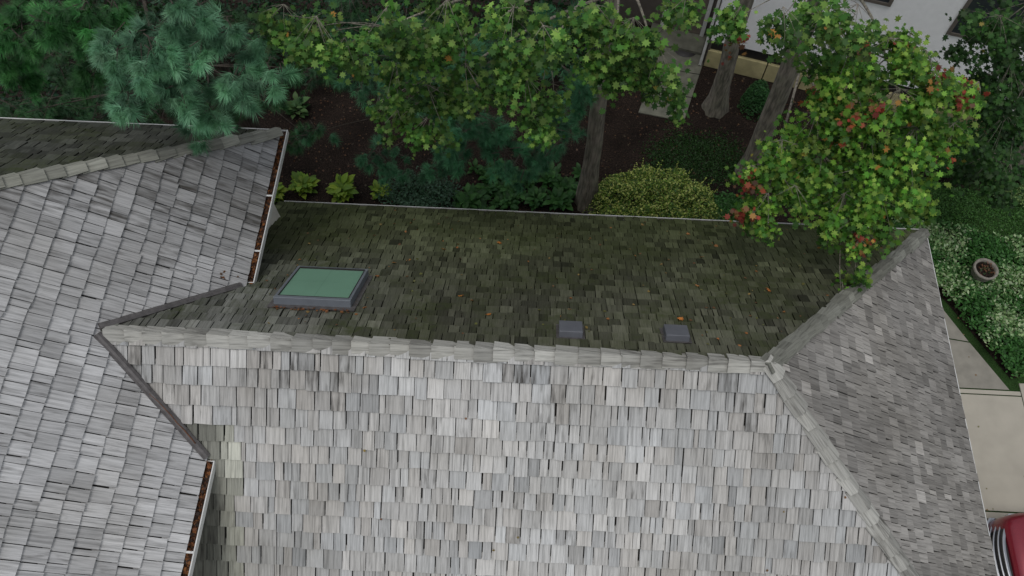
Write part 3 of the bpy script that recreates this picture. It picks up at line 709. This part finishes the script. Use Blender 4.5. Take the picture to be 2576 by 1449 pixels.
def bar(vs,fs,z0,z1,ymax,d=.05,off=0,n=18,ymin=None):
    b=len(vs); ymin=-ymax if ymin is None else ymin
    for i in range(n+1):
        y=ymin+(ymax-ymin)*i/n; x=x0+.10+.30*abs(y/.92)**2.6-off
        for a,z in ((0,z0),(-d*.6,z0+.008),(-d*.6,z1-.008),(0,z1),(d,z1),(d,z0)): vs.append((x+a,cy+y,z))
    for i in range(n):
        for j in range(6): fs.append((b+i*6+j,b+i*6+(j+1)%6,b+(i+1)*6+(j+1)%6,b+(i+1)*6+j))
    fs.append(tuple(b+j for j in range(6))); fs.append(tuple(b+n*6+j for j in range(6))[::-1])
vs=[];fs=[]; bar(vs,fs,.55,1.02,.80,off=.05,d=.07); bar(vs,fs,.27,.40,.88,off=.03); mk('grille_back',vs,fs,M_blk,car)
vs=[];fs=[]
for i,z in enumerate((.62,.76,.90)): bar(vs,fs,z,z+.03,.74,off=.13-.014*i,d=.03)
bar(vs,fs,1.02,1.05,.76,off=.07,d=.03); mk('chrome_grille_bars',vs,fs,M_chrome,car)
vs=[];fs=[]; bar(vs,fs,.47,.55,.92,off=.19,d=.07); mk('chrome_bumper',vs,fs,M_chrome,car)
vs=[];fs=[]; bar(vs,fs,.30,.46,.93,off=.17,d=.16); mk('bumper',vs,fs,M_blk,car)
vs=[];fs=[]; bar(vs,fs,.82,.98,.93,off=.04,ymin=.80,n=8,d=.08); bar(vs,fs,.82,.98,-.80,off=.04,ymin=-.93,n=8,d=.08); mk('headlights',vs,fs,M_lamp,car)
vs=[];fs=[]
for xx in (1.05,4.05):
    for sy in (-1,1):
        c=(x0+xx,cy+sy*.88,.38); b=len(vs); sg=24
        for r,y in ((.2,.10),(.24,.115),(.35,.11),(.38,.06),(.38,-.09),(.35,-.11)):
            for j in range(sg): t=2*math.pi*j/sg; vs.append((c[0]+r*math.cos(t),c[1]+sy*y,c[2]+r*math.sin(t)))
        for i in range(5):
            for j in range(sg): q=(j+1)%sg; fs.append((b+i*sg+j,b+i*sg+q,b+(i+1)*sg+q,b+(i+1)*sg+j))
        fs.append(tuple(b+j for j in range(sg)))
mk('wheels',vs,fs,M_tyre,car)
boxes('mirrors',[(x0+1.85,x0+2.0,cy+.97,cy+1.17,1.14,1.30),(x0+1.85,x0+2.0,cy-1.17,cy-.97,1.14,1.30)],M_red,car,bevel=.03)

# ---------------------------------------------------------------- light, sky, camera
w=bpy.data.worlds.new('World'); scene.world=w; w.use_nodes=True; nt=w.node_tree
sky=nt.nodes.new('ShaderNodeTexSky'); sky.sky_type='NISHITA'; sky.sun_disc=False
EL_,AZ=math.radians(78),math.radians(215)
sky.sun_elevation=EL_; sky.sun_rotation=AZ
hs=nt.nodes.new('ShaderNodeHueSaturation'); hs.inputs['Saturation'].default_value=.22
bg=nt.nodes['Background']; bg.inputs['Strength'].default_value=.15
nt.links.new(sky.outputs[0],hs.inputs['Color']); nt.links.new(hs.outputs[0],bg.inputs[0])
sd=bpy.data.lights.new('sun','SUN'); sd.energy=1.0; sd.angle=math.radians(25); sd.color=(1,.98,.95)
so=bpy.data.objects.new('sun',sd); link(so)
dirv=Vector((math.sin(AZ)*math.cos(EL_),math.cos(AZ)*math.cos(EL_),math.sin(EL_)))
so.rotation_euler=dirv.to_track_quat('Z','Y').to_euler(); so.location=dirv*40
cd=bpy.data.cameras.new('camera'); cam=bpy.data.objects.new('camera',cd); link(cam)
cam.location=(0,0,16.9); cam.rotation_euler=(math.radians(26.5),0,math.radians(3.0))
cd.sensor_width=36; cd.lens=36*2003/2576; cd.clip_end=1000; cd.clip_start=.1
scene.camera=cam
scene.view_settings.view_transform='Standard'; scene.view_settings.look='None'; scene.view_settings.exposure=0
